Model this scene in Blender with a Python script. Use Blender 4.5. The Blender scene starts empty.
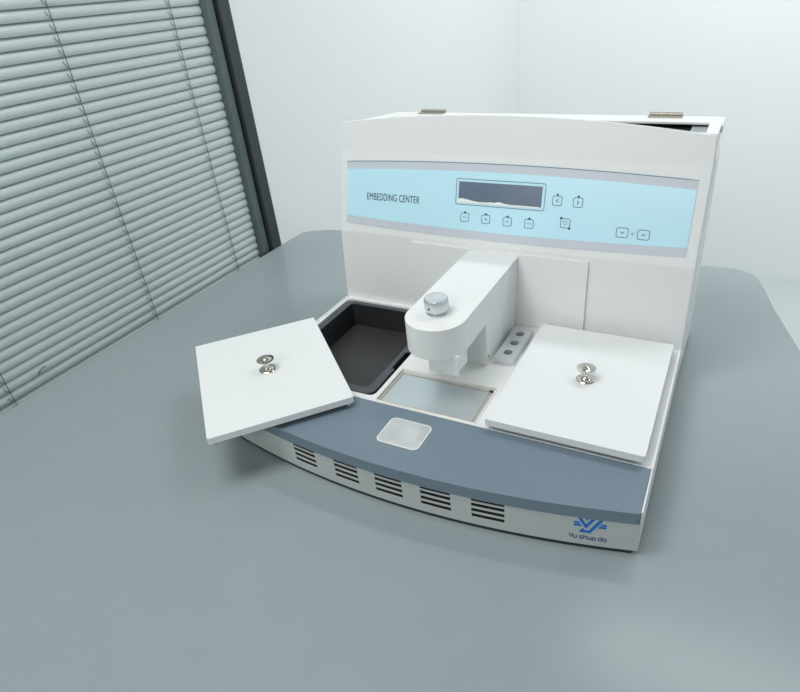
import bpy, bmesh, math
from mathutils import Vector, Matrix
from mathutils.geometry import tessellate_polygon

SC = bpy.context.scene
COL = SC.collection
PI = math.pi

# ------------------------------------------------------------------ dimensions (metres)
W = 0.5432        # machine width
D = 0.3168        # depth from front corner to the upright housing
H = 0.0534        # deck height above the table
YB = 0.0669       # back edge of the blue front deck
Y1, Z1 = 0.3276, 0.1690
Y2, Z2 = 0.3636, 0.2915
Y3, Z3 = 0.3717, 0.3273
YBACK = 0.474
ZT = -0.0072       # table top
LIP = 0.0155      # blue deck thickness

# ------------------------------------------------------------------ materials
def srgb(r, g, b):
    f = lambda c: (c/255/12.92) if c/255 <= .04045 else ((c/255+.055)/1.055)**2.4
    return (f(r), f(g), f(b), 1)

def mat(name, col, rough=.5, metal=0.0, noise=0.0, nscale=40, bump=0.0, bscale=300, coat=0.0, stretch=None, rnoise=0.0, spec=.5):
    m = bpy.data.materials.new(name); m.use_nodes = True
    nt = m.node_tree; b = nt.nodes['Principled BSDF']
    b.inputs['Base Color'].default_value = col
    b.inputs['Roughness'].default_value = rough
    b.inputs['Metallic'].default_value = metal
    b.inputs['Specular IOR Level'].default_value = spec
    if coat:
        b.inputs['Coat Weight'].default_value = coat
        b.inputs['Coat Roughness'].default_value = .12
    tc = nt.nodes.new('ShaderNodeTexCoord')
    mp = nt.nodes.new('ShaderNodeMapping')
    nt.links.new(tc.outputs['Object'], mp.inputs[0])
    if stretch: mp.inputs['Scale'].default_value = stretch
    if noise:
        n = nt.nodes.new('ShaderNodeTexNoise'); n.inputs['Scale'].default_value = nscale
        n.inputs['Detail'].default_value = 5
        nt.links.new(mp.outputs[0], n.inputs['Vector'])
        mix = nt.nodes.new('ShaderNodeMix'); mix.data_type = 'RGBA'
        nt.links.new(n.outputs['Fac'], mix.inputs['Factor'])
        mix.inputs['A'].default_value = tuple(c*(1-noise) for c in col[:3])+(1,)
        mix.inputs['B'].default_value = tuple(min(1, c*(1+noise)) for c in col[:3])+(1,)
        nt.links.new(mix.outputs['Result'], b.inputs['Base Color'])
        if rnoise:
            mr = nt.nodes.new('ShaderNodeMapRange')
            mr.inputs['To Min'].default_value = max(.03, rough-rnoise); mr.inputs['To Max'].default_value = rough+rnoise
            nt.links.new(n.outputs['Fac'], mr.inputs['Value']); nt.links.new(mr.outputs[0], b.inputs['Roughness'])
    if bump:
        n2 = nt.nodes.new('ShaderNodeTexNoise'); n2.inputs['Scale'].default_value = bscale
        nt.links.new(mp.outputs[0], n2.inputs['Vector'])
        bp = nt.nodes.new('ShaderNodeBump'); bp.inputs['Strength'].default_value = bump
        bp.inputs['Distance'].default_value = .0005
        nt.links.new(n2.outputs['Fac'], bp.inputs['Height']); nt.links.new(bp.outputs[0], b.inputs['Normal'])
    return m

M = {}
M['white'] = mat('white_powder_coat', srgb(229, 232, 232), .42, bump=.08, bscale=900, noise=.012, nscale=6)
M['lid'] = mat('white_lid_paint', srgb(226, 230, 231), .36, noise=.012, nscale=8)
M['blue_deck'] = mat('slate_blue_paint', srgb(110, 128, 141), .36, noise=.02, nscale=14, bump=.05, bscale=800)
M['grey_front'] = mat('light_grey_front_paint', srgb(186, 193, 192), .45, noise=.01, nscale=10)
M['black'] = mat('black_tray_plastic', srgb(34, 36, 40), .5, noise=.06, nscale=300, bump=.12, bscale=700)
M['tray_rim'] = mat('charcoal_tray_rim', srgb(70, 77, 83), .42, noise=.04, nscale=200)
M['black_floor'] = mat('black_tray_floor', srgb(50, 50, 52), .45, noise=.1, nscale=350, bump=.15, bscale=600)
M['dark'] = mat('black_parts_and_shade', srgb(10, 11, 12), .8, noise=.05)  # black parts; also stands in for shade in vents and lid gaps
M['rubber'] = mat('dark_grey_base_plate', srgb(44, 50, 55), .6, noise=.05)
M['chrome'] = mat('polished_chrome', srgb(214, 208, 198), .13, 1.0, noise=.03, nscale=200)
M['alu'] = mat('brushed_aluminium', srgb(218, 222, 224), .3, .6, noise=.05, nscale=60, stretch=(1, 14, 1))
M['steel'] = mat('satin_steel_plate', srgb(206, 214, 217), .3, .55, noise=.07, nscale=14, rnoise=.05)
M['steel_pad'] = mat('mottled_steel_pad', srgb(208, 210, 211), .3, .45, noise=.26, nscale=38, rnoise=.06)
M['seam'] = mat('aged_beige_seal', srgb(176, 164, 136), .7, noise=.25, nscale=120)
M['cream'] = mat('pale_edge_line', srgb(236, 234, 226), .5, noise=.02)
M['hinge'] = mat('aged_steel_hinge', srgb(168, 164, 154), .38, .8, noise=.1, nscale=200)
M['ledge'] = mat('mid_grey_ledge', srgb(150, 158, 162), .5, noise=.02)
M['hole'] = mat('shadowy_bore', srgb(120, 126, 130), .45, .5, noise=.05)
M['panel_grey'] = mat('silver_grey_panel', srgb(200, 207, 216), .4, noise=.02, nscale=200)
M['panel_blue'] = mat('light_blue_film', srgb(194, 236, 252), .34, noise=.015, nscale=12, coat=.15)
M['ink'] = mat('navy_ink', srgb(40, 52, 70), .5, noise=.03)
M['ink_soft'] = mat('soft_grey_blue_ink', srgb(96, 138, 160), .5, noise=.03)
M['lcd'] = mat('slate_display_glass', srgb(98, 114, 134), .2, .0, noise=.16, nscale=22, coat=.4)
M['film'] = mat('white_peeling_film', srgb(244, 242, 238), .4, noise=.03, nscale=200)
M['logo'] = mat('royal_blue_print', srgb(10, 112, 196), .45, noise=.02)
M['logo_navy'] = mat('navy_blue_print', srgb(20, 62, 128), .45, noise=.02)
M['table'] = mat('grey_laminate', srgb(146, 157, 161), .24, noise=.03, nscale=26, bump=.03, bscale=500, rnoise=.03, spec=.32)
M['table_edge'] = mat('grey_edge_band', srgb(120, 132, 136), .45, noise=.03)
M['wall'] = mat('off_white_wall_paint', srgb(232, 236, 237), .8, noise=.012, nscale=3, bump=.05, bscale=200)
M['floor'] = mat('pale_grey_vinyl', srgb(196, 204, 204), .4, noise=.03, nscale=5)
M['frame'] = mat('charcoal_aluminium', srgb(58, 64, 71), .4, .35, noise=.03, nscale=50)
M['frame_in'] = mat('dark_grey_green_jamb', srgb(84, 98, 98), .5, noise=.03, nscale=50)
M['slat'] = mat('pale_green_grey_slat', srgb(208, 217, 216), .3, noise=.006, nscale=12)
M['cord'] = mat('dark_ladder_cord', srgb(70, 82, 82), .8, noise=.05)
M['backing'] = mat('dim_outer_reveal', srgb(64, 74, 74), .9, noise=.03)

g = bpy.data.materials.new('window_glass'); g.use_nodes = True
nt = g.node_tree; nt.nodes.clear()
out = nt.nodes.new('ShaderNodeOutputMaterial'); mx = nt.nodes.new('ShaderNodeMixShader')
tr = nt.nodes.new('ShaderNodeBsdfTransparent'); gl = nt.nodes.new('ShaderNodeBsdfGlossy')
tr.inputs[0].default_value = (.97, .985, .98, 1); gl.inputs['Roughness'].default_value = .03
fr = nt.nodes.new('ShaderNodeFresnel'); fr.inputs[0].default_value = 1.45
geo = nt.nodes.new('ShaderNodeNewGeometry'); inv = nt.nodes.new('ShaderNodeMath'); inv.operation = 'SUBTRACT'; inv.inputs[0].default_value = 1
ml = nt.nodes.new('ShaderNodeMath'); ml.operation = 'MULTIPLY'
nt.links.new(geo.outputs['Backfacing'], inv.inputs[1]); nt.links.new(inv.outputs[0], ml.inputs[0]); nt.links.new(fr.outputs[0], ml.inputs[1])
nt.links.new(ml.outputs[0], mx.inputs[0]); nt.links.new(tr.outputs[0], mx.inputs[1]); nt.links.new(gl.outputs[0], mx.inputs[2])
nt.links.new(mx.outputs[0], out.inputs[0])
M['glass'] = g

# ------------------------------------------------------------------ object helpers
def empty(name, label, cat, loc=(0, 0, 0), rot=(0, 0, 0), group=None):
    o = bpy.data.objects.new(name, None); COL.objects.link(o)
    o.location = loc; o.rotation_euler = rot; o.empty_display_size = .02
    o['label'] = label; o['category'] = cat
    if group: o['group'] = group
    return o

def link(name, me, m, parent=None, label=None, smooth=False, kind=None, bevel=0, segs=2, angle=35):
    o = bpy.data.objects.new(name, me); COL.objects.link(o)
    for x in (m if isinstance(m, (list, tuple)) else [m]): me.materials.append(M[x])
    if parent: o.parent = parent
    if label: o['label'] = label
    if kind: o['kind'] = kind
    if bevel:
        md = o.modifiers.new('bevel', 'BEVEL'); md.width = bevel; md.segments = segs
        md.limit_method = 'ANGLE'; md.angle_limit = math.radians(angle)
        md.harden_normals = False
    if smooth:
        for p in me.polygons: p.use_smooth = True
        md = o.modifiers.new('sharp', 'EDGE_SPLIT'); md.split_angle = math.radians(40)
    return o

def obj(name, bm, m, parent=None, **k):
    bmesh.ops.recalc_face_normals(bm, faces=bm.faces[:])
    me = bpy.data.meshes.new(name); bm.to_mesh(me); bm.free()
    return link(name, me, m, parent, **k)

def add_box(bm, x0, x1, y0, y1, z0, z1, mi=0, T=None):
    vs = [bm.verts.new(T(Vector((x, y, z))) if T else (x, y, z)) for x in (x0, x1) for y in (y0, y1) for z in (z0, z1)]
    for f in ((0, 1, 3, 2), (4, 6, 7, 5), (0, 4, 5, 1), (2, 3, 7, 6), (0, 2, 6, 4), (1, 5, 7, 3)):
        fc = bm.faces.new([vs[i] for i in f]); fc.material_index = mi

def add_plate(bm, outer, holes, z0, z1, T=None, mi=0):
    """extruded polygon with holes; outer/holes = lists of (x, y)"""
    loops = [outer]+list(holes)
    flat = [p for l in loops for p in l]
    tris = tessellate_polygon([[Vector((p[0], p[1], 0)) for p in l] for l in loops])
    f = (lambda v: T(v)) if T else (lambda v: v)
    lo = [bm.verts.new(f(Vector((p[0], p[1], z0)))) for p in flat]
    hi = [bm.verts.new(f(Vector((p[0], p[1], z1)))) for p in flat]
    for t in tris:
        if len(set(t)) < 3: continue
        for V, s in ((hi, 1), (lo, -1)):
            try:
                fc = bm.faces.new([V[i] for i in (t if s > 0 else t[::-1])]); fc.material_index = mi
            except ValueError: pass
    k = 0
    for l in loops:
        n = len(l)
        for i in range(n):
            a, b = k+i, k+(i+1) % n
            fc = bm.faces.new([lo[a], lo[b], hi[b], hi[a]]); fc.material_index = mi
        k += n

def rrect(x0, x1, y0, y1, r, n=6):
    pts = []
    for cx, cy, a0 in ((x1-r, y1-r, 0), (x0+r, y1-r, 90), (x0+r, y0+r, 180), (x1-r, y0+r, 270)):
        for i in range(n+1):
            a = math.radians(a0+90*i/n); pts.append((cx+r*math.cos(a), cy+r*math.sin(a)))
    return pts

def rect(x0, x1, y0, y1): return [(x0, y0), (x1, y0), (x1, y1), (x0, y1)]

def circ(cx, cy, r, n=24): return [(cx+r*math.cos(2*PI*i/n), cy+r*math.sin(2*PI*i/n)) for i in range(n)]

def plate(name, outer, holes, z0, z1, m, parent, T=None, **k):
    bm = bmesh.new(); add_plate(bm, outer, holes, z0, z1, T)
    return obj(name, bm, m, parent, **k)

def stroke(bm, pts, w, z0, z1, closed=False, T=None, mi=0):
    """flat ribbon of width w along 2D polyline, mitred"""
    n = len(pts); L, R = [], []
    P = [Vector(p) for p in pts]
    for i in range(n):
        if closed: a, c = P[i-1], P[(i+1) % n]
        else: a, c = P[max(i-1, 0)], P[min(i+1, n-1)]
        b = P[i]
        d1 = (b-a).normalized() if (b-a).length > 1e-9 else (c-b).normalized()
        d2 = (c-b).normalized() if (c-b).length > 1e-9 else d1
        t = (d1+d2)
        t = t.normalized() if t.length > 1e-6 else d1
        nn = Vector((-t.y, t.x)); cs = max(.35, abs(nn.dot(Vector((-d1.y, d1.x)))))
        L.append(b+nn*w/2/cs); R.append(b-nn*w/2/cs)
    f = T if T else (lambda v: v)
    mk = lambda S, z: [bm.verts.new(f(Vector((p.x, p.y, z)))) for p in S]
    l0, r0, l1, r1 = mk(L, z0), mk(R, z0), mk(L, z1), mk(R, z1)
    m = n if closed else n-1
    for i in range(m):
        j = (i+1) % n
        for q in ((l1[i], r1[i], r1[j], l1[j]), (l0[i], l0[j], r0[j], r0[i]), (l0[i], l1[i], l1[j], l0[j]), (r0[i], r0[j], r1[j], r1[i])):
            fc = bm.faces.new(q); fc.material_index = mi
    if not closed:
        for i in (0, n-1):
            fc = bm.faces.new((l0[i], r0[i], r1[i], l1[i])); fc.material_index = mi

def add_lathe(bm, prof, cx, cy, n=32, fn=None):
    """prof = (r, z) from bottom to top"""
    rings = []
    for k, (r, z) in enumerate(prof):
        if r < 1e-6: rings.append([bm.verts.new((cx, cy, z))]); continue
        rings.append([bm.verts.new((cx+(r if not fn else fn(r, i, k))*math.cos(2*PI*i/n), cy+(r if not fn else fn(r, i, k))*math.sin(2*PI*i/n), z)) for i in range(n)])
    for a, b in zip(rings, rings[1:]):
        for i in range(n):
            j = (i+1) % n
            if len(a) == 1 and len(b) > 1: bm.faces.new((a[0], b[j], b[i]))
            elif len(b) == 1 and len(a) > 1: bm.faces.new((a[i], a[j], b[0]))
            elif len(a) > 1: bm.faces.new((a[i], a[j], b[j], b[i]))
    for r in (rings[0], rings[-1]):
        if len(r) > 1: bm.faces.new(r)

def lathe(name, prof, cx, cy, m, parent, n=32, fn=None, **k):
    bm = bmesh.new(); add_lathe(bm, prof, cx, cy, n, fn)
    return obj(name, bm, m, parent, smooth=True, **k)

def add_tube(bm, pts, r, n=6):
    rings = []
    P = [Vector(p) for p in pts]
    for i, p in enumerate(P):
        t = (P[min(i+1, len(P)-1)]-P[max(i-1, 0)]).normalized()
        u = t.cross(Vector((0.3, .9, .1))).normalized(); v = t.cross(u)
        rings.append([bm.verts.new(p+u*r*math.cos(2*PI*k/n)+v*r*math.sin(2*PI*k/n)) for k in range(n)])
    for a, b in zip(rings, rings[1:]):
        for k in range(n): bm.faces.new((a[k], a[(k+1) % n], b[(k+1) % n], b[k]))
    bm.faces.new(rings[0]); bm.faces.new(rings[-1])

# ------------------------------------------------------------------ room
def struct(name, boxes, m, **k):
    bm = bmesh.new()
    for b in boxes: add_box(bm, *b)
    return obj(name, bm, m, kind='structure', **k)

XW = -0.378        # room face of the window wall
YWIN = 0.597       # right end of the window
YFAR = 2.38
struct('floor', [(-.7, 3.2, -2.6, YFAR+.1, -.80, -.75)], 'floor')
struct('wall_back', [(-.6, 3.2, YFAR, YFAR+.12, -.75, 1.9)], 'wall')
struct('wall_left', [(XW-.14, XW, YWIN, YFAR, -.75, 1.9), (XW-.14, XW, -2.6, YWIN, -.75, -.16),
                     (XW-.14, XW, -2.6, -1.25, -.16, 1.9), (XW-.14, XW, -1.25, YWIN, 1.25, 1.9)], 'wall')
struct('unseen_wall_right', [(2.3, 2.4, -1.2, YFAR, -.75, 1.9)], 'wall')  # out of view, added to cut world light from the right

win = bpy.data.objects.new('window_1', None); COL.objects.link(win); win['kind'] = 'structure'
win.location = (XW, .3, -.16)
Ti = Matrix.Translation(-win.location)
def wpart(name, boxes, m, **k):
    bm = bmesh.new()
    for b in boxes: add_box(bm, *b)
    bmesh.ops.transform(bm, matrix=Ti, verts=bm.verts[:])
    return obj(name, bm, m, win, **k)
wpart('window_frame', [(XW-.05, XW+.001, .5665, YWIN, -.16, 1.25), (XW-.05, XW+.001, -1.25, -1.215, -.16, 1.25),
                       (XW-.05, XW+.001, -1.215, .5665, 1.215, 1.25), (XW-.05, XW-.002, -1.215, .5665, -.16, -.13)], 'frame', bevel=.0015)
wpart('glazing_bead', [(XW-.045, XW-.009, .5425, .5625, -.13, 1.215)], 'frame_in', bevel=.001)
wpart('window_pane', [(XW-.0085, XW-.0065, -1.215, .5665, -.13, 1.215)], 'glass')
wpart('outer_panel', [(XW-.13, XW-.10, -1.25, YWIN, -.16, 1.25)], 'backing')

# venetian blind behind the pane
XB = -.405
blind = empty('venetian_blind', 'closed pale green-grey venetian blind with curved horizontal slats behind the window glass', 'blind', (XB, .2, -.12))
Tb = Matrix.Translation(-blind.location)
def bpart(name, bm, m, **k):
    bmesh.ops.transform(bm, matrix=Tb, verts=bm.verts[:])
    return obj(name, bm, m, blind, **k)
PITCH = .0172
bm = bmesh.new()
NS = 74
zs = [-.105+PITCH*i for i in range(NS)]
YR = .541
for z in zs:
    n = 7; A, B = [], []
    for i in range(n+1):
        t = i/n*2-1                     # -1 bottom .. +1 top
        dz = t*.0100; dx = -t*.0040+.0046*(1-t*t)
        A.append((XB+dx, z+dz)); B.append((XB+dx-.0004, z+dz-.0001))
    ring = A+B[::-1]
    v0 = [bm.verts.new((x, -1.2, zz)) for x, zz in ring]; v1 = [bm.verts.new((x, YR, zz)) for x, zz in ring]
    m_ = len(ring)
    for i in range(m_):
        j = (i+1) % m_
        bm.faces.new((v0[i], v0[j], v1[j], v1[i]))
    bm.faces.new(v0[::-1]); bm.faces.new(v1)
bpart('slats', bm, 'slat', smooth=True)
for yc in (.464, .229, -.062, -.36, -.66, -.96):
    bm = bmesh.new()
    add_tube(bm, [(XB+.0074, yc, z) for z in (-.115, .5, 1.16)], .0006)
    for z in zs:    # loops of the ladder that carry each slat
        add_tube(bm, [(XB+.0074, yc, z-.0095), (XB+.0070, yc-.0035, z-.006), (XB+.0058, yc-.0065, z+.001)], .00045, 5)
    bpart('ladder_cord', bm, 'cord')
bm = bmesh.new(); add_box(bm, XB-.012, XB+.012, -1.2, YR, 1.165, 1.205); bpart('headrail', bm, 'slat', bevel=.002)
bm = bmesh.new(); add_box(bm, XB-.008, XB+.008, -1.2, YR, -.130, -.117); bpart('bottom_rail', bm, 'slat', bevel=.002)
bm = bmesh.new(); add_tube(bm, [(XB+.0066, -.013, .0075), (XB+.0085, -.008, .0145), (XB+.0075, .000, .0165), (XB+.0066, .003, .0150)], .0007)
bpart('slat_clip', bm, 'ink', label='small dark bent wire clip')

# ------------------------------------------------------------------ table
table = empty('lab_table', 'grey laminate table with rounded far corners under the white machine', 'table', (.15, .1, -.75))
Tt = lambda v: v-Vector((.15, .1, -.75))
def arc(cx, cy, r, a0, a1, n=10): return [(cx+r*math.cos(math.radians(a0+(a1-a0)*i/n)), cy+r*math.sin(math.radians(a0+(a1-a0)*i/n))) for i in range(n+1)]
out_t = [(.95, -.62), (.86, -.20), (.745, .30), (.695, .475)]
out_t += [(.664, .59), (.652, .65), (.641, .69), (.628, .714), (.607, .7265), (.58, .727)]
out_t += [(-.20, .706), (-.27, .703), (-.315, .695), (-.345, .680), (-.364, .661), (-.3715, .640)]
out_t += [(-.3735, .56), (-.3765, -.62)]
KT = (.5171-ZT)/.5171
out_t = [(max(XW+.0005, .5664+(x-.5664)*KT), -.4455+(y+.4455)*KT) for x, y in out_t]
plate('tabletop', out_t, [], ZT-.028, ZT, 'table', table, T=Tt, bevel=.002)
for x, y in ((-.32, -.55), (-.32, .62), (.55, .62), (.80, -.55)):
    plate('leg', rect(x-.025, x+.025, y-.025, y+.025), [], -.75, ZT-.028, 'frame', table, T=Tt, bevel=.003)

# ------------------------------------------------------------------ machine
mach = empty('embedding_machine', 'white tissue embedding machine with slate blue front deck and light blue control panel', 'lab machine')

def yfront(x): return -.0335*(1-((x-.27)/.27)**2)
def arcpts(x0, x1, off=0, n=36): return [(x0+(x1-x0)*i/n, yfront(x0+(x1-x0)*i/n)+off) for i in range(n+1)]

TL = (.0085, .1925, .0775, .3085)      # left tank opening
PX0, PX1, PY0, PY1 = .1985, .3392, .0704, .1475
# lower housing: shell, with a black strip standing in for shade behind the vents
out_b = arcpts(.002, W-.002, .012)+[(W, .012), (W, D), (0, D), (0, .012)]
tank_hole = rrect(TL[0], TL[1], TL[2], TL[3], .009)
lower = plate('base_housing', [(0, .013)]+arcpts(.004, W-.004, .014)+[(W, .013), (W, D), (0, D)], [tank_hole], -.0012, H-LIP, 'white', mach)
plate('vent_shade_strip', arcpts(.02, W-.02, .0026)+[(W-.02, .0195), (.02, .0195)], [], .0002, H-LIP-.0005, 'dark', mach, label='black strip standing in for the shade inside the vent slots')
# curved front panel with real vent slots
xs = [W*i/48 for i in range(49)]
groups = [(.1335, .1680), (.1970, .2310), (.2545, .2900), (.3130, .3490), (.3725, .4090)]
xs = sorted(set([round(x, 5) for x in xs if not any(abs(x-e) < .0035 for gq in groups for e in gq)]+[e for gq in groups for e in gq]))
rows = [-.0016]
for c in (.0122, .0202, .0282, .0360): rows += [c-.0026, c+.0026]
rows[-1] = min(rows[-1], H-LIP-.0001)
rows = rows+[H-LIP]
slotrow = {1, 3, 5, 7}
bm = bmesh.new(); th = .0009
def fp(x, z, k):
    r = .006                         # rounded lower corners
    return bm.verts.new((x, yfront(x)+.0014+k*th, z))
grid = {}
cells = set()
for i in range(len(xs)-1):
    for j in range(len(rows)-1):
        xm = (xs[i]+xs[i+1])/2
        if j in slotrow and any(a < xm < b for a, b in groups): continue
        cells.add((i, j))
def V(i, j, k):
    if (i, j, k) not in grid: grid[(i, j, k)] = fp(xs[i], rows[j], k)
    return grid[(i, j, k)]
for i, j in cells:
    bm.faces.new((V(i, j, 0), V(i+1, j, 0), V(i+1, j+1, 0), V(i, j+1, 0)))
    bm.faces.new((V(i, j, 1), V(i, j+1, 1), V(i+1, j+1, 1), V(i+1, j, 1)))
    for (di, dj), (a, b) in {(-1, 0): ((i, j), (i, j+1)), (1, 0): ((i+1, j+1), (i+1, j)), (0, -1): ((i+1, j), (i, j)), (0, 1): ((i, j+1), (i+1, j+1))}.items():
        if (i+di, j+dj) not in cells:
            bm.faces.new((V(*a, 0), V(*b, 0), V(*b, 1), V(*a, 1)))
front = obj('front_panel', bm, 'grey_front', mach, label='light grey curved front panel with five groups of vent slots')
plate('base_plate', arcpts(.006, W-.006, .0026)+[(W-.004, .010), (W-.004, YBACK-.006), (.004, YBACK-.006), (.004, .010)], [], ZT, .0000, 'rubber', mach, label='dark base plate under the housing')
# side strips that carry the blue deck
for xa, xb in ((W-.0020, W), (0, .0020)):
    plate('side_rail', [(.0026, .0040), (.0034, .0006), (.0055, -.0012), (.0130, -.0012), (.0130, H-LIP), (YB, H-LIP), (YB, H), (.0030, H)], [], xa, xb, 'white', mach,
          T=lambda v: Vector((v.z, v.x, v.y)), bevel=.0008)
# blue front deck
plate('front_deck', arcpts(.0023, W-.0023)+[(W-.0023, YB), (.0023, YB)], [], H-LIP+.0002, H, 'blue_deck', mach, bevel=.0014, segs=3, label='slate blue front deck')
# square steel pad let into the blue deck
pad = rrect(.2385, .2945, .0015, .0475, .0075)
pad_in = rrect(.2397, .2933, .0027, .0463, .0065)
p_ = plate('cold_spot_pad', pad_in, [], H, H+.0006, 'steel_pad', mach, label='small mottled steel pad')
bm = bmesh.new(); add_plate(bm, pad, [pad_in], H, H+.0008); obj('pad_rim', bm, 'cream', p_)
# white deck
rt = rrect(.372, .512, .088, .282, .012)
plate('deck', rect(0, W, YB+.0004, D), [tank_hole, rrect(PX0, PX1, PY0, PY1, .002, 3), rt], H-LIP, H-.0006, 'white', mach)
bm = bmesh.new()
add_box(bm, .0, W-.0065, YB+.0006, YB+.0030, H-.001, H+.0006)          # ridge along the blue deck
add_box(bm, W-.0035, W, YB+.0006, D-.002, H-.001, H+.0006)             # ridge along the right side
add_box(bm, .0, .0030, YB+.0035, D-.002, H-.001, H+.0006)
obj('deck_ridge', bm, 'white', mach, bevel=.0006)
# dark well below the right lid
bm = bmesh.new()
add_box(bm, .372, .512, .088, .282, H-LIP-.0002, H-LIP+.0006)
obj('right_well', bm, 'dark', mach)
# work plate
wp = plate('work_plate', rrect(PX0+.0012, PX1-.0012, PY0+.0012, PY1-.0012, .001, 2), [], H-.012, H-.0030, 'steel', mach, label='satin steel work plate')
bm = bmesh.new(); add_plate(bm, rrect(PX0-.0004, PX1+.0004, PY0-.0004, PY1+.0004, .002, 3), [rrect(PX0+.0012, PX1-.0012, PY0+.0012, PY1-.0012, .0015, 3)], H-.004, H+.0007)
obj('plate_rim', bm, 'cream', wp)
IN = (.2035, .3315, .0750, .1400)
bm = bmesh.new(); add_plate(bm, rect(IN[0]-.0006, IN[1]+.0006, IN[2]-.0006, IN[3]+.0006), [rect(IN[0]+.0006, IN[1]-.0006, IN[2]+.0006, IN[3]-.0006)], H-.0032, H-.0022)
obj('seal', bm, 'seam', wp, label='thin beige seal line')
bm = bmesh.new(); add_plate(bm, circ(IN[1]+.002, IN[3]+.001, .0016, 10), [], H-.0032, H-.0010)
add_plate(bm, circ(IN[1]-.001, IN[3]+.0012, .0010, 8), [], H-.0032, H-.0014)
obj('drain_screw', bm, 'dark', wp)

# upright housing: side profile swept across the width, top edge arched
def arch(x): return .0165*(1-((x-.27)/.27)**2)
bm = bmesh.new(); N = 40
prof = [(D, -.0012), (D, H-.002), (Y1, Z1), (Y2, Z2), (Y3, Z3), (Y3+.0018, Z3), (Y3+.0018, Z3-.035), (YBACK-.004, Z3-.035), (YBACK-.004, -.0012)]
rings = []
for i in range(N+1):
    x = W*i/N; a = arch(x)
    P = []
    for k, (y, z) in enumerate(prof):
        if k in (4, 5): z += a+.0042*(1-x/W)**1.5-.0008*x/W; y += a*.2
        dx = 0
        if i == N: dx = (.0036 if k == 8 else .0022 if k >= 6 else -.0012 if k > 3 else 0)
        P.append(bm.verts.new((x+dx, y, z)))
    rings.append(P)
for a, b in zip(rings, rings[1:]):
    for k in range(len(prof)):
        l = (k+1) % len(prof)
        bm.faces.new((a[k], b[k], b[l], a[l]))
bm.faces.new(rings[0]); bm.faces.new(rings[-1][::-1])
obj('upright_housing', bm, 'white', mach, bevel=.0011, angle=4)
# top frame with opening, hinges, dark reservoir inside
bm = bmesh.new()
add_plate(bm, [(.004, Y3+.0045), (W-.0005, Y3+.0045), (W+.0008, YBACK), (.048, YBACK), (.004, Y3+.02)], [[(.030, .3815), (.5285, .3815), (.5285, .437), (.055, .437)]], Z3-.0035, Z3)
add_box(bm, 0, .004, Y3+.002, Y3+.022, Z3-.036, Z3-.0034)
add_box(bm, W-.003, W-.0002, Y3+.0025, YBACK-.004, Z3-.036, Z3-.0034)
add_box(bm, .050, W-.002, YBACK-.008, YBACK-.004, Z3-.036, Z3-.0034)
add_box(bm, W+.0004, W+.0026, YBACK-.052, YBACK, Z3-.010, Z3)
obj('top_frame', bm, 'white', mach, bevel=.0010)
bm = bmesh.new(); add_box(bm, .020, .506, .376, .462, Z3-.0345, Z3-.0085); obj('reservoir', bm, 'dark', mach, label='black wax reservoir below the top opening')
bm = bmesh.new(); add_box(bm, .508, .536, .376, .462, Z3-.0345, Z3-.0060); obj('reservoir_ledge', bm, 'ledge', mach)
for x0, x1 in ((.092, .136), (.448, .4925)):
    bm = bmesh.new()
    add_box(bm, x0, x1, YBACK-.016, YBACK-.001, Z3, Z3+.0012)
    seg = (x1-x0)/3
    for k in range(3):
        pr = []
        for x in (x0+seg*k+.0004, x0+seg*(k+1)-.0004):
            pr.append([bm.verts.new((x, YBACK-.002+.0024*math.cos(2*PI*i/12), Z3+.0026+.0024*math.sin(2*PI*i/12))) for i in range(12)])
        for i in range(12): bm.faces.new((pr[0][i], pr[0][(i+1) % 12], pr[1][(i+1) % 12], pr[1][i]))
        bm.faces.new(pr[0]); bm.faces.new(pr[1][::-1])
    h = obj('hinge', bm, 'hinge', mach)
    for k in (.2, .8):
        bm = bmesh.new(); add_lathe(bm, [(.0014, Z3+.0012), (.0011, Z3+.0018), (0, Z3+.0020)], x0+(x1-x0)*k, YBACK-.010, 10)
        obj('screw', bm, 'hinge', h)

# control panel on the sloping face -------------------------------------------------
es = Vector((0, Y2-Y1, Z2-Z1)).normalized(); en = Vector((0, -es.z, es.y))
def TF(v): return Vector((0, Y1, Z1))+Vector((1, 0, 0))*v.x+es*v.y+en*v.z
def q(x): return ((x-.27)/.26)**2
def sb(x): return .0082+.0062*q(x)
def st(x): return .1172-.0070*q(x)
X0, X1 = .0115, .5298
pt = [X0+(X1-X0)*i/40 for i in range(41)]
panel = plate('control_panel', [(x, sb(x)) for x in pt]+[(x, st(x)) for x in pt[::-1]], [], -.0003, .0006, 'panel_grey', mach, T=TF, label='light blue control panel with grey borders')
blue = plate('blue_film', [(x, sb(x)+.0118) for x in pt]+[(x, st(x)-.0118) for x in pt[::-1]], [], .0005, .0009, 'panel_blue', panel, T=TF)
E0, E1 = .0009, .0012
bm = bmesh.new(); stroke(bm, [(X0+.0002, st(X0))]+[(x, st(x)-.0001) for x in pt]+[(X1-.0002, st(X1))], .0009, .0004, .0011, T=TF)
obj('panel_edge', bm, 'ink_soft', panel)
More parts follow.
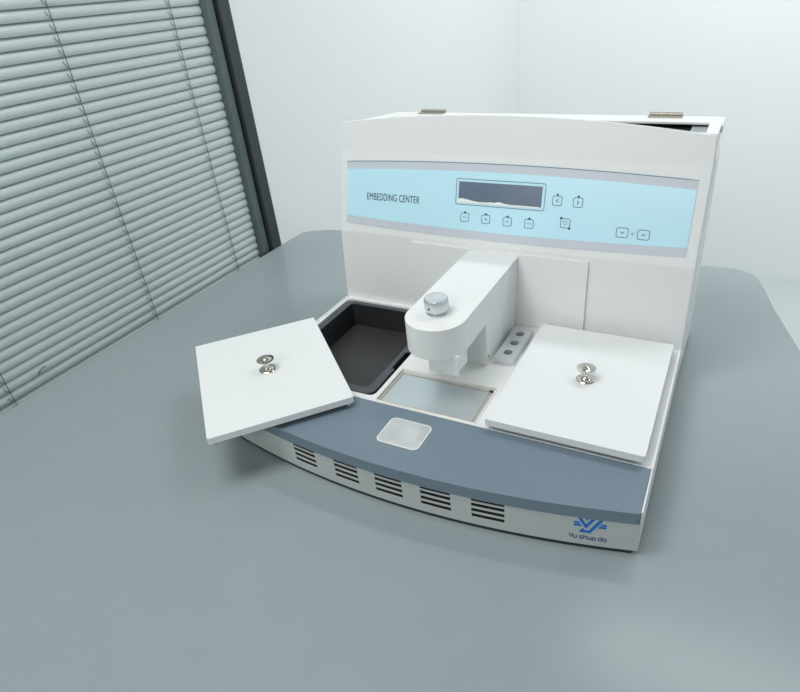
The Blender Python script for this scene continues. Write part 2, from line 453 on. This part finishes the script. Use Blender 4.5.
# display
bm = bmesh.new()
add_plate(bm, rrect(.2076, .3335, .0612, .0905, .0008, 2), [], E0-.0003, E1+.0001, T=TF)
disp = obj('display', bm, 'lcd', panel, label='unlit slate grey display')
bm = bmesh.new(); stroke(bm, rrect(.2036, .3378, .0576, .0943, .0025, 4), .0007, E0, E1, True, T=TF)
obj('display_outline', bm, 'ink', disp)
bm = bmesh.new()
rag = [.0046, .0058, .0054, .0049, .0042, .0031, .0026, .0021, .0017, .0023, .0019, .0026, .0031, .0024, .0034, .0041, .0030, .0021, .0018, .0014, .0016, .0015, .0018, .0015, .0017, .0015, .0014, .0016, .0014, .0012]
n = len(rag)
poly = [(.2069+(.3330-.2069)*i/(n-1), .0612-.0006) for i in range(n)]+[(.2069+(.3330-.2069)*i/(n-1), .0608+rag[i]) for i in range(n-1, -1, -1)]
add_plate(bm, poly, [], E1, E1+.0003, T=TF)
obj('protective_film', bm, 'film', disp, label='ragged white strip of protective film')
# lettering
cu = bpy.data.curves.new('lettering', 'FONT'); cu.body = 'EMBEDDING CENTER'; cu.size = 1; cu.extrude = .01; cu.space_character = 1.06
to = bpy.data.objects.new('t', cu); COL.objects.link(to)
bpy.context.view_layer.update()
me = bpy.data.meshes.new_from_object(to.evaluated_get(bpy.context.evaluated_depsgraph_get()))
bpy.data.objects.remove(to)
mnx = min(v.co.x for v in me.vertices); mxx = max(v.co.x for v in me.vertices); mny = min(v.co.y for v in me.vertices); mxy = max(v.co.y for v in me.vertices)
for v in me.vertices:
    xx = .0500+(v.co.x-mnx)/(mxx-mnx)*(.1432-.0500); yy = .0532+(v.co.y-mny)/(mxy-mny)*.0108
    v.co = TF(Vector((xx, yy+.0*xx, E0 if v.co.z < 0 else E1)))
link('lettering', me, 'ink', panel, label='printed words EMBEDDING CENTER')

def button(cx, cy, w, h, glyph, dots):
    bm = bmesh.new()
    add_plate(bm, rrect(cx-w/2, cx+w/2, cy-h/2, cy+h/2, .0022, 3), [], E0-.0002, E0+.0001, T=TF, mi=0)
    stroke(bm, rrect(cx-w/2, cx+w/2, cy-h/2, cy+h/2, .0022, 3), .0007, E0, E1, True, T=TF, mi=1)
    for dx, dy, r in dots: add_plate(bm, circ(cx+dx, cy+dy, r, 14), [], E0, E1+.0002, T=TF, mi=1)
    for pts, wd, mi in glyph:
        stroke(bm, [(cx+a, cy+b) for a, b in pts], wd, E0, E1, T=TF, mi=mi)
    return obj('button', bm, ['panel_blue', 'ink', 'ink_soft'], panel)
S = .0128
def word(n, y, w, mi=2):
    a = w/n; return [([(-w/2+a*i+.0002, y-.0009), (-w/2+a*i+.0002, y+.0009), (-w/2+a*(i+.7), y+.0009), (-w/2+a*(i+.7), y-.0009)], .0003, mi) for i in range(n)]
button(.2197, .0392, S, .0122, word(3, 0, .0062), [(0, .0072, .0016)])
button(.2530, .0390, S, .0122, [([(-.0016, 0), (.0016, 0)], .0012, 2), ([(0, -.0016), (0, .0016)], .0012, 2)], [(0, .0072, .0016)])
button(.2862, .0384, S, .0122, [([(-.0022, 0), (.0022, 0)], .0012, 2)], [(0, .0072, .0016)])
button(.3186, .0382, S, .0122, word(4, 0, .0078), [(0, .0072, .0016)])
button(.3555, .0729, S, .0124, [([(.0013, .0024), (-.0013, 0), (.0013, -.0024)], .0009, 1)], [(0, .0082, .0014)])
button(.3842, .0725, S, .0124, [([(-.0013, .0024), (.0013, 0), (-.0013, -.0024)], .0009, 1)], [(0, .0082, .0014)])
button(.3700, .0435, S, .0124, word(4, .0017, .0070)+word(3, -.0017, .0060), [(-.0062, .0066, .0016), (.0062, -.0066, .0016)])
button(.4472, .0380, .0150, .0124, [([(-.0024, .0012), (0, -.0010), (.0024, .0012)], .0009, 1)], [])
button(.4745, .0374, .0150, .0124, [([(-.0024, -.0012), (0, .0010), (.0024, -.0012)], .0009, 1)], [])
bm = bmesh.new(); stroke(bm, circ(.4608, .0378, .0015, 10), .0005, E0, E1, True, T=TF); stroke(bm, [(.4608, .0355), (.4608, .0345)], .0006, E0, E1, T=TF)
stroke(bm, [(.4578, .0378), (.4586, .0378)], .0005, E0, E1, T=TF); stroke(bm, [(.4630, .0378), (.4638, .0378)], .0005, E0, E1, T=TF)
obj('lamp_symbol', bm, 'ink_soft', panel)

# dispensing arm ----------------------------------------------------------------------
AXL, AXR, AZ0, AZ1 = .2286, .3072, .1185, .1600
R_ = (AXR-AXL)/2; AXC = (AXL+AXR)/2; AYC = .1290
bm = bmesh.new()
outl = [(AXR, .3235)]+[(AXL, .3235)]+[(AXC-R_*math.cos(a), AYC-R_*math.sin(a)) for a in [PI*i/28 for i in range(29)]]
add_plate(bm, outl, [], AZ0, AZ1)
arm = obj('dispensing_arm', bm, 'white', mach, bevel=.0026, segs=4, angle=60)
bm = bmesh.new(); add_box(bm, AXL, AXR, .1925, D+.001, H-.0006, AZ0+.0005)
colm = obj('arm_column', bm, 'white', mach, bevel=.0008)
bm = bmesh.new()
for i in range(1):
    n = 14; a = [bm.verts.new((AXR-.0002, .1985+.0021*math.cos(2*PI*k/n), .0650+.0021*math.sin(2*PI*k/n))) for k in range(n)]
    b = [bm.verts.new((AXR+.0014, .1985+.0016*math.cos(2*PI*k/n), .0650+.0016*math.sin(2*PI*k/n))) for k in range(n)]
    for k in range(n): bm.faces.new((a[k], a[(k+1) % n], b[(k+1) % n], b[k]))
    bm.faces.new(b); bm.faces.new(a[::-1])
obj('screw', bm, 'chrome', colm)
bm = bmesh.new()
add_box(bm, .2635, .3040, .1060, .1090, .0910, AZ0+.001)
add_box(bm, .2700, .3040, .1085, .1350, .0960, AZ0+.001)
obj('nozzle_guard', bm, 'white', arm, bevel=.0008)
bm = bmesh.new(); add_lathe(bm, [(.0035, .0865), (.0045, .089), (.0045, .0965)], .283, .123, 16); obj('nozzle', bm, 'alu', arm, smooth=True)
# knurled knob
KX, KY = .2660, .1346
def flute(r, i, k): return r-(.0007 if (2 <= k <= 4 and i % 4 < 2) else 0)
kn = lathe('knob', [(.0118, AZ1+.0050), (.0142, AZ1+.0058), (.0150, AZ1+.0075), (.0152, AZ1+.0170), (.0148, AZ1+.0205), (.0136, AZ1+.0218), (.0126, AZ1+.0214), (0, AZ1+.0214)], KX, KY, 'alu', arm, n=96, fn=flute, label='fluted silver adjusting knob')
lathe('knob_collar', [(.0140, AZ1-.0002), (.0140, AZ1+.0018), (.0100, AZ1+.0022), (.0100, AZ1+.0055)], KX, KY, 'alu', kn)
bm = bmesh.new()
pc = Vector((KX, KY, AZ1+.0115)); dv = Vector((-.22, -.97, 0)).normalized(); rv = Vector((dv.y, -dv.x, 0))
a = [bm.verts.new(pc+dv*.01525+rv*.0014*math.cos(2*PI*k/12)+Vector((0, 0, .0014*math.sin(2*PI*k/12)))) for k in range(12)]
b = [bm.verts.new(pc+dv*.0110+rv*.0014*math.cos(2*PI*k/12)+Vector((0, 0, .0014*math.sin(2*PI*k/12)))) for k in range(12)]
for k in range(12): bm.faces.new((a[k], a[(k+1) % 12], b[(k+1) % 12], b[k]))
bm.faces.new(a); bm.faces.new(b)
obj('grub_screw', bm, 'dark', kn)
# mounting plate behind the arm (lies on the lower face)
ls = Vector((0, Y1-D, Z1-H)).normalized(); ln = Vector((0, -ls.z, ls.y))
def TG(v): return Vector((0, D, H))+Vector((1, 0, 0))*v.x+ls*v.y+ln*v.z
bm = bmesh.new(); add_plate(bm, rrect(.1320, .4085, -.0004, .1105, .001, 2), [], 0, .0040, T=TG)
obj('mounting_plate', bm, 'white', mach, bevel=.0007)
# forceps holder with three bores
HX = (.3128, .3410); HY = (.2035, .2925)
bm = bmesh.new(); hz = H+.0085
cs_ = [(.3272, .2215), (.3272, .2475), (.3272, .2735)]
add_plate(bm, rrect(HX[0], HX[1], HY[0], HY[1], .001, 2), [circ(x, y, .0064, 24) for x, y in cs_], H-.0006, hz)
hol = obj('forceps_holder', bm, 'alu', mach, bevel=.0007, angle=50, label='brushed metal block with three round bores')
for x, y in cs_:
    bm = bmesh.new(); add_lathe(bm, [(.0064, H-.0004), (.0064, H+.0030)], x, y, 24); obj('bore_bottom', bm, 'hole', hol)

# logo on the front panel, right end ---------------------------------------------------
def TLG(v):
    # v.x = world x, v.y = world z, v.z = outward
    dx = .0670*(v.x-.27)/(.27*.27)      # slope of the front arc
    nrm = Vector((dx, -1, 0)).normalized()
    return Vector((v.x, yfront(v.x)+.0014, v.y))+nrm*v.z
LX0, LX1, LZT, LZB = .4800, .5115, .0425, .0165
lu = lambda u: LX0+(u-70)/(498-70)*(LX1-LX0)
lv = lambda v: LZT-(v-52)/(340-52)*(LZT-LZB)
LIPZ = H-LIP-.0003
shapes = [
    [(71, 52), (226, 52), (268, 113), (240, 147), (200, 90), (150, 90), (232, 204), (346, 52), (500, 52), (294, 340), (138, 340), (190, 268), (216, 303), (268, 303), (418, 90), (366, 90), (232, 276)],
    [(70, 176), (134, 176), (154, 204), (70, 204)], [(70, 215), (164, 215), (185, 244), (70, 244)],
    [(436, 176), (498, 176), (498, 204), (414, 204)], [(406, 215), (498, 215), (498, 244), (386, 244)]]
def clip_top(poly, zmax):
    res = []
    for i in range(len(poly)):
        a, b = poly[i], poly[(i+1) % len(poly)]
        ia, ib = a[1] <= zmax, b[1] <= zmax
        if ia: res.append(a)
        if ia != ib:
            t = (zmax-a[1])/(b[1]-a[1]); res.append((a[0]+(b[0]-a[0])*t, zmax))
    return res
bm = bmesh.new()
emb = [[(71, 52), (150, 90), (232, 204), (232, 276)], ]
# the mark as convex strokes so that the clipped top stays clean
mark = [[(71, 52), (125, 52), (232, 204), (232, 276)], [(232, 204), (346, 52), (384, 52), (384, 66), (232, 276)],
        [(150, 52), (226, 52), (268, 113), (240, 147), (200, 90), (150, 90)],
        [(346, 52), (500, 52), (472, 90), (346, 90)], [(446, 52), (500, 52), (294, 340), (268, 303)],
        [(190, 268), (216, 303), (268, 303), (294, 340), (138, 340)]]+shapes[1:]
for k, s_ in enumerate(mark):
    P = clip_top([(lu(a), lv(b)) for a, b in s_], LIPZ)
    if len(P) > 2: add_plate(bm, P, [], .0000, .0003+.00001*k, T=TLG)
obj('printed_emblem', bm, 'logo', front, label='blue emblem of interlocking Y and J shapes')
# words Yu shuo da in round single strokes; unit box: x height 1
def A(cx, cy, r, a0, a1, n=8): return [(cx+r*math.cos(math.radians(a0+(a1-a0)*i/n)), cy+r*math.sin(math.radians(a0+(a1-a0)*i/n))) for i in range(n+1)]
U_ = [(0, 1)]+A(.35, .35, .35, 180, 270)+A(.65, .35, .35, 270, 360)[0:]+[(1, 1)]
letters = [
    ([[(0, 1.6), (0, 1.2)]+A(.35, 1.05, .35, 180, 270)+A(.65, 1.05, .35, 270, 360)+[(1, 1.6)], [(.5, .7), (.5, 0)]], 1.0),
    ([U_, [(1, .4), (1, 0)]], 1.0), None,
    ([[(.95, 1), (.25, 1)]+A(.25, .75, .25, 90, 270)+[(.75, .5)]+A(.75, .25, .25, 90, -90)+[(.0, 0)]], 1.0),
    ([[(0, 1.55), (0, 0)], [(0, 1), (.65, 1)]+A(.65, .65, .35, 90, 0)+[(1, 0)]], 1.0),
    ([U_, [(1, .4), (1, 0)]], 1.0),
    ([rrect(0, 1.05, 0, 1, .4, 5)+[rrect(0, 1.05, 0, 1, .4, 5)[0]]], 1.05), None,
    ([rrect(0, 1, 0, 1, .4, 5)+[rrect(0, 1, 0, 1, .4, 5)[0]], [(1, 1.55), (1, 0)]], 1.0),
    ([rrect(0, 1, 0, 1, .4, 5)+[rrect(0, 1, 0, 1, .4, 5)[0]], [(1, 1.0), (1, 0)]], 1.0)]
bm = bmesh.new(); cx = 0; tot = sum((l[1]+.42) if l else .55 for l in letters)-.42
sx = (.5122-.4762)/tot; sz = .0041
for l in letters:
    if l is None: cx += .55; continue
    for pts in l[0]:
        stroke(bm, [(.4762+(cx+a)*sx, .0068+b*sz) for a, b in pts], .00085, .0, .0003, T=TLG)
    cx += l[1]+.42
obj('printed_name', bm, 'logo_navy', front, label='printed words Yu shuo da')

# ------------------------------------------------------------------ black tray in the left well
tray = empty('tank_tray', 'black plastic tray sunk in the left well of the machine deck', 'tray', (.10, .19, .009))
Tr = lambda v: v-Vector((.10, .19, .009))
x0, x1, y0, y1 = TL[0]+.0015, TL[1]-.0060, TL[2]+.0045, TL[3]-.0012
zr = H-.0030
outer = rrect(x0, x1, y0, y1, .013)
notch = [p for p in outer]
# grip notch cut into the right rim
right = []
o2 = rrect(x0, x1, y0, y1, .013)
res = []
for i, p in enumerate(o2):
    res.append(p)
    if i == len(o2)-1:      # along the right side going up (from front-right corner to back-right)
        res += [(x1, .146), (x1-.0055, .1465), (x1-.0055, .191), (x1, .1915)]
outer = res
ix0, ix1, iy0, iy1 = x0+.010, x1-.0125, y0+.012, y1-.0085
bm = bmesh.new()
add_plate(bm, outer, [rrect(ix0, ix1, iy0, iy1, .006)], zr-.0030, zr, T=Tr)
obj('rim', bm, 'tray_rim', tray, bevel=.0009)
bm = bmesh.new()
N_ = len(rrect(0, 1, 0, 1, .1))
def ringv(ins, z, r): return [bm.verts.new(Tr(Vector((a, b, z)))) for a, b in rrect(ix0+ins, ix1-ins, iy0+ins, iy1-ins, r)]
A_ = ringv(0, zr-.0008, .006); B_ = ringv(.0035, .0120, .004)
for i in range(N_): bm.faces.new((A_[i], A_[(i+1) % N_], B_[(i+1) % N_], B_[i]))
C_ = ringv(-.0012, zr-.0008, .0065); D_ = ringv(.0023, .0092, .005)
for i in range(N_):
    bm.faces.new((C_[(i+1) % N_], C_[i], D_[i], D_[(i+1) % N_])); bm.faces.new((C_[i], C_[(i+1) % N_], A_[(i+1) % N_], A_[i]))
bm.faces.new(D_[::-1]); bm.faces.new(B_)
obj('basin', bm, 'black', tray)
bm = bmesh.new(); add_plate(bm, rrect(ix0+.0055, ix1-.0055, iy0+.0055, iy1-.0055, .003), [], .0119, .0127, T=Tr)
obj('floor_mat', bm, 'black_floor', tray, bevel=.0004)

# ------------------------------------------------------------------ lids
LWX, LWY, LT = .1808, .2347, .0092
def make_lid(label, loc, rot):
    t = empty('cover_plate', label, 'lid', loc, rot, None)
    bm = bmesh.new(); add_plate(bm, rrect(-LWX/2, LWX/2, -LWY/2, LWY/2, .0025, 4), [], .0066, .0066+LT)
    obj('lid_panel', bm, 'lid', t, bevel=.0016, segs=3)
    bm = bmesh.new(); add_plate(bm, rrect(-LWX/2+.010, LWX/2-.010, -LWY/2+.0045, LWY/2-.010, .003, 3), [], .0030, .0067)  # black plate put in to draw the shaded gap below the lid edge
    obj('gap_shade_plate', bm, 'dark', t, label='black plate standing in for the shade in the gap under the lid')
    for sx_ in (-1, 1):
        for sy_ in (-1, 1):
            bm = bmesh.new(); add_lathe(bm, [(.0026, 0), (.0030, .0008), (.0030, .0068)], sx_*(LWX/2-.0065), sy_*(LWY/2-.0065), 14)
            obj('foot', bm, 'grey_front', t, smooth=True)
    z = .0066+LT
    prof = [(.0114, z-.0001), (.0118, z+.0010), (.0108, z+.0017), (.0080, z+.0014), (.0052, z+.0030), (.0034, z+.0052), (.0027, z+.0078), (.0030, z+.0105), (.0052, z+.0125), (.0096, z+.0148), (.0117, z+.0162), (.0119, z+.0168), (.0110, z+.0170), (.0080, z+.0166), (.0040, z+.0184), (.0012, z+.0204), (0, z+.0206)]
    bm = bmesh.new(); add_lathe(bm, prof, 0, 0, 40)
    obj('knob', bm, 'chrome', t, smooth=True, label='polished chrome double-disc knob')
    return t
make_lid('square white lid with chrome knob lying straight over the right side of the machine deck', (.4433, .1830, H), (0, 0, 0))
make_lid('white lid with chrome knob lying askew, overhanging the left side of the machine', (.0350, .0610, H+.0006), (0, 0, math.radians(47.75)))

# ------------------------------------------------------------------ lights
def area(name, loc, target, sx_, sy_, power, col=(1, 1, 1)):
    l = bpy.data.lights.new(name, 'AREA'); l.shape = 'RECTANGLE'; l.size = sx_; l.size_y = sy_; l.energy = power; l.color = col
    o = bpy.data.objects.new(name, l); COL.objects.link(o); o.location = loc
    o.rotation_euler = (Vector(target)-Vector(loc)).to_track_quat('-Z', 'Y').to_euler()
    return o
area('ceiling_lamp', (-.08, -.30, 1.5), (.02, -.20, 0), .55, .75, 12.8, (1, 1, .98))
area('front_fill', (.2, -2.0, 1.25), (.5, .2, .1), 1.1, .8, 13, (1, 1, .98))  # unseen fill light, added to brighten the front and the table
area('wall_fill', (1.0, 1.1, 1.85), (1.0, 2.3, .55), 1.3, .3, 34, (.98, 1, 1))  # unseen light, added only to brighten the far wall
w = bpy.data.worlds.new('room_light'); SC.world = w; w.use_nodes = True
w.node_tree.nodes['Background'].inputs[0].default_value = (.97, .99, 1, 1)
w.node_tree.nodes['Background'].inputs[1].default_value = .22

# ------------------------------------------------------------------ camera
c = bpy.data.cameras.new('camera'); cam = bpy.data.objects.new('camera', c); COL.objects.link(cam)
f, pitch, yaw, roll = 600.2354, -.5410, .4960, -.0883
fwd = Vector((-math.sin(yaw)*math.cos(pitch), math.cos(yaw)*math.cos(pitch), math.sin(pitch)))
rgt = fwd.cross(Vector((0, 0, 1))).normalized(); up = rgt.cross(fwd)
r2 = rgt*math.cos(roll)+up*math.sin(roll); u2 = -rgt*math.sin(roll)+up*math.cos(roll)
mtx = Matrix((r2, u2, -fwd)).transposed().to_4x4(); mtx.translation = Vector((.5664, -.4455, .5171))
cam.matrix_world = mtx
c.sensor_fit = 'HORIZONTAL'; c.sensor_width = 36; c.lens = f*36/800
c.shift_x = -29.5903/800; c.shift_y = -(346-(331+6.8531))/800
c.clip_start = .01
SC.camera = cam
SC.view_settings.view_transform = 'Standard'; SC.view_settings.look = 'None'
SC.view_settings.exposure = 0.0; SC.view_settings.gamma = 1; SC.view_settings.use_curve_mapping = False
SC.cycles.use_denoising = True
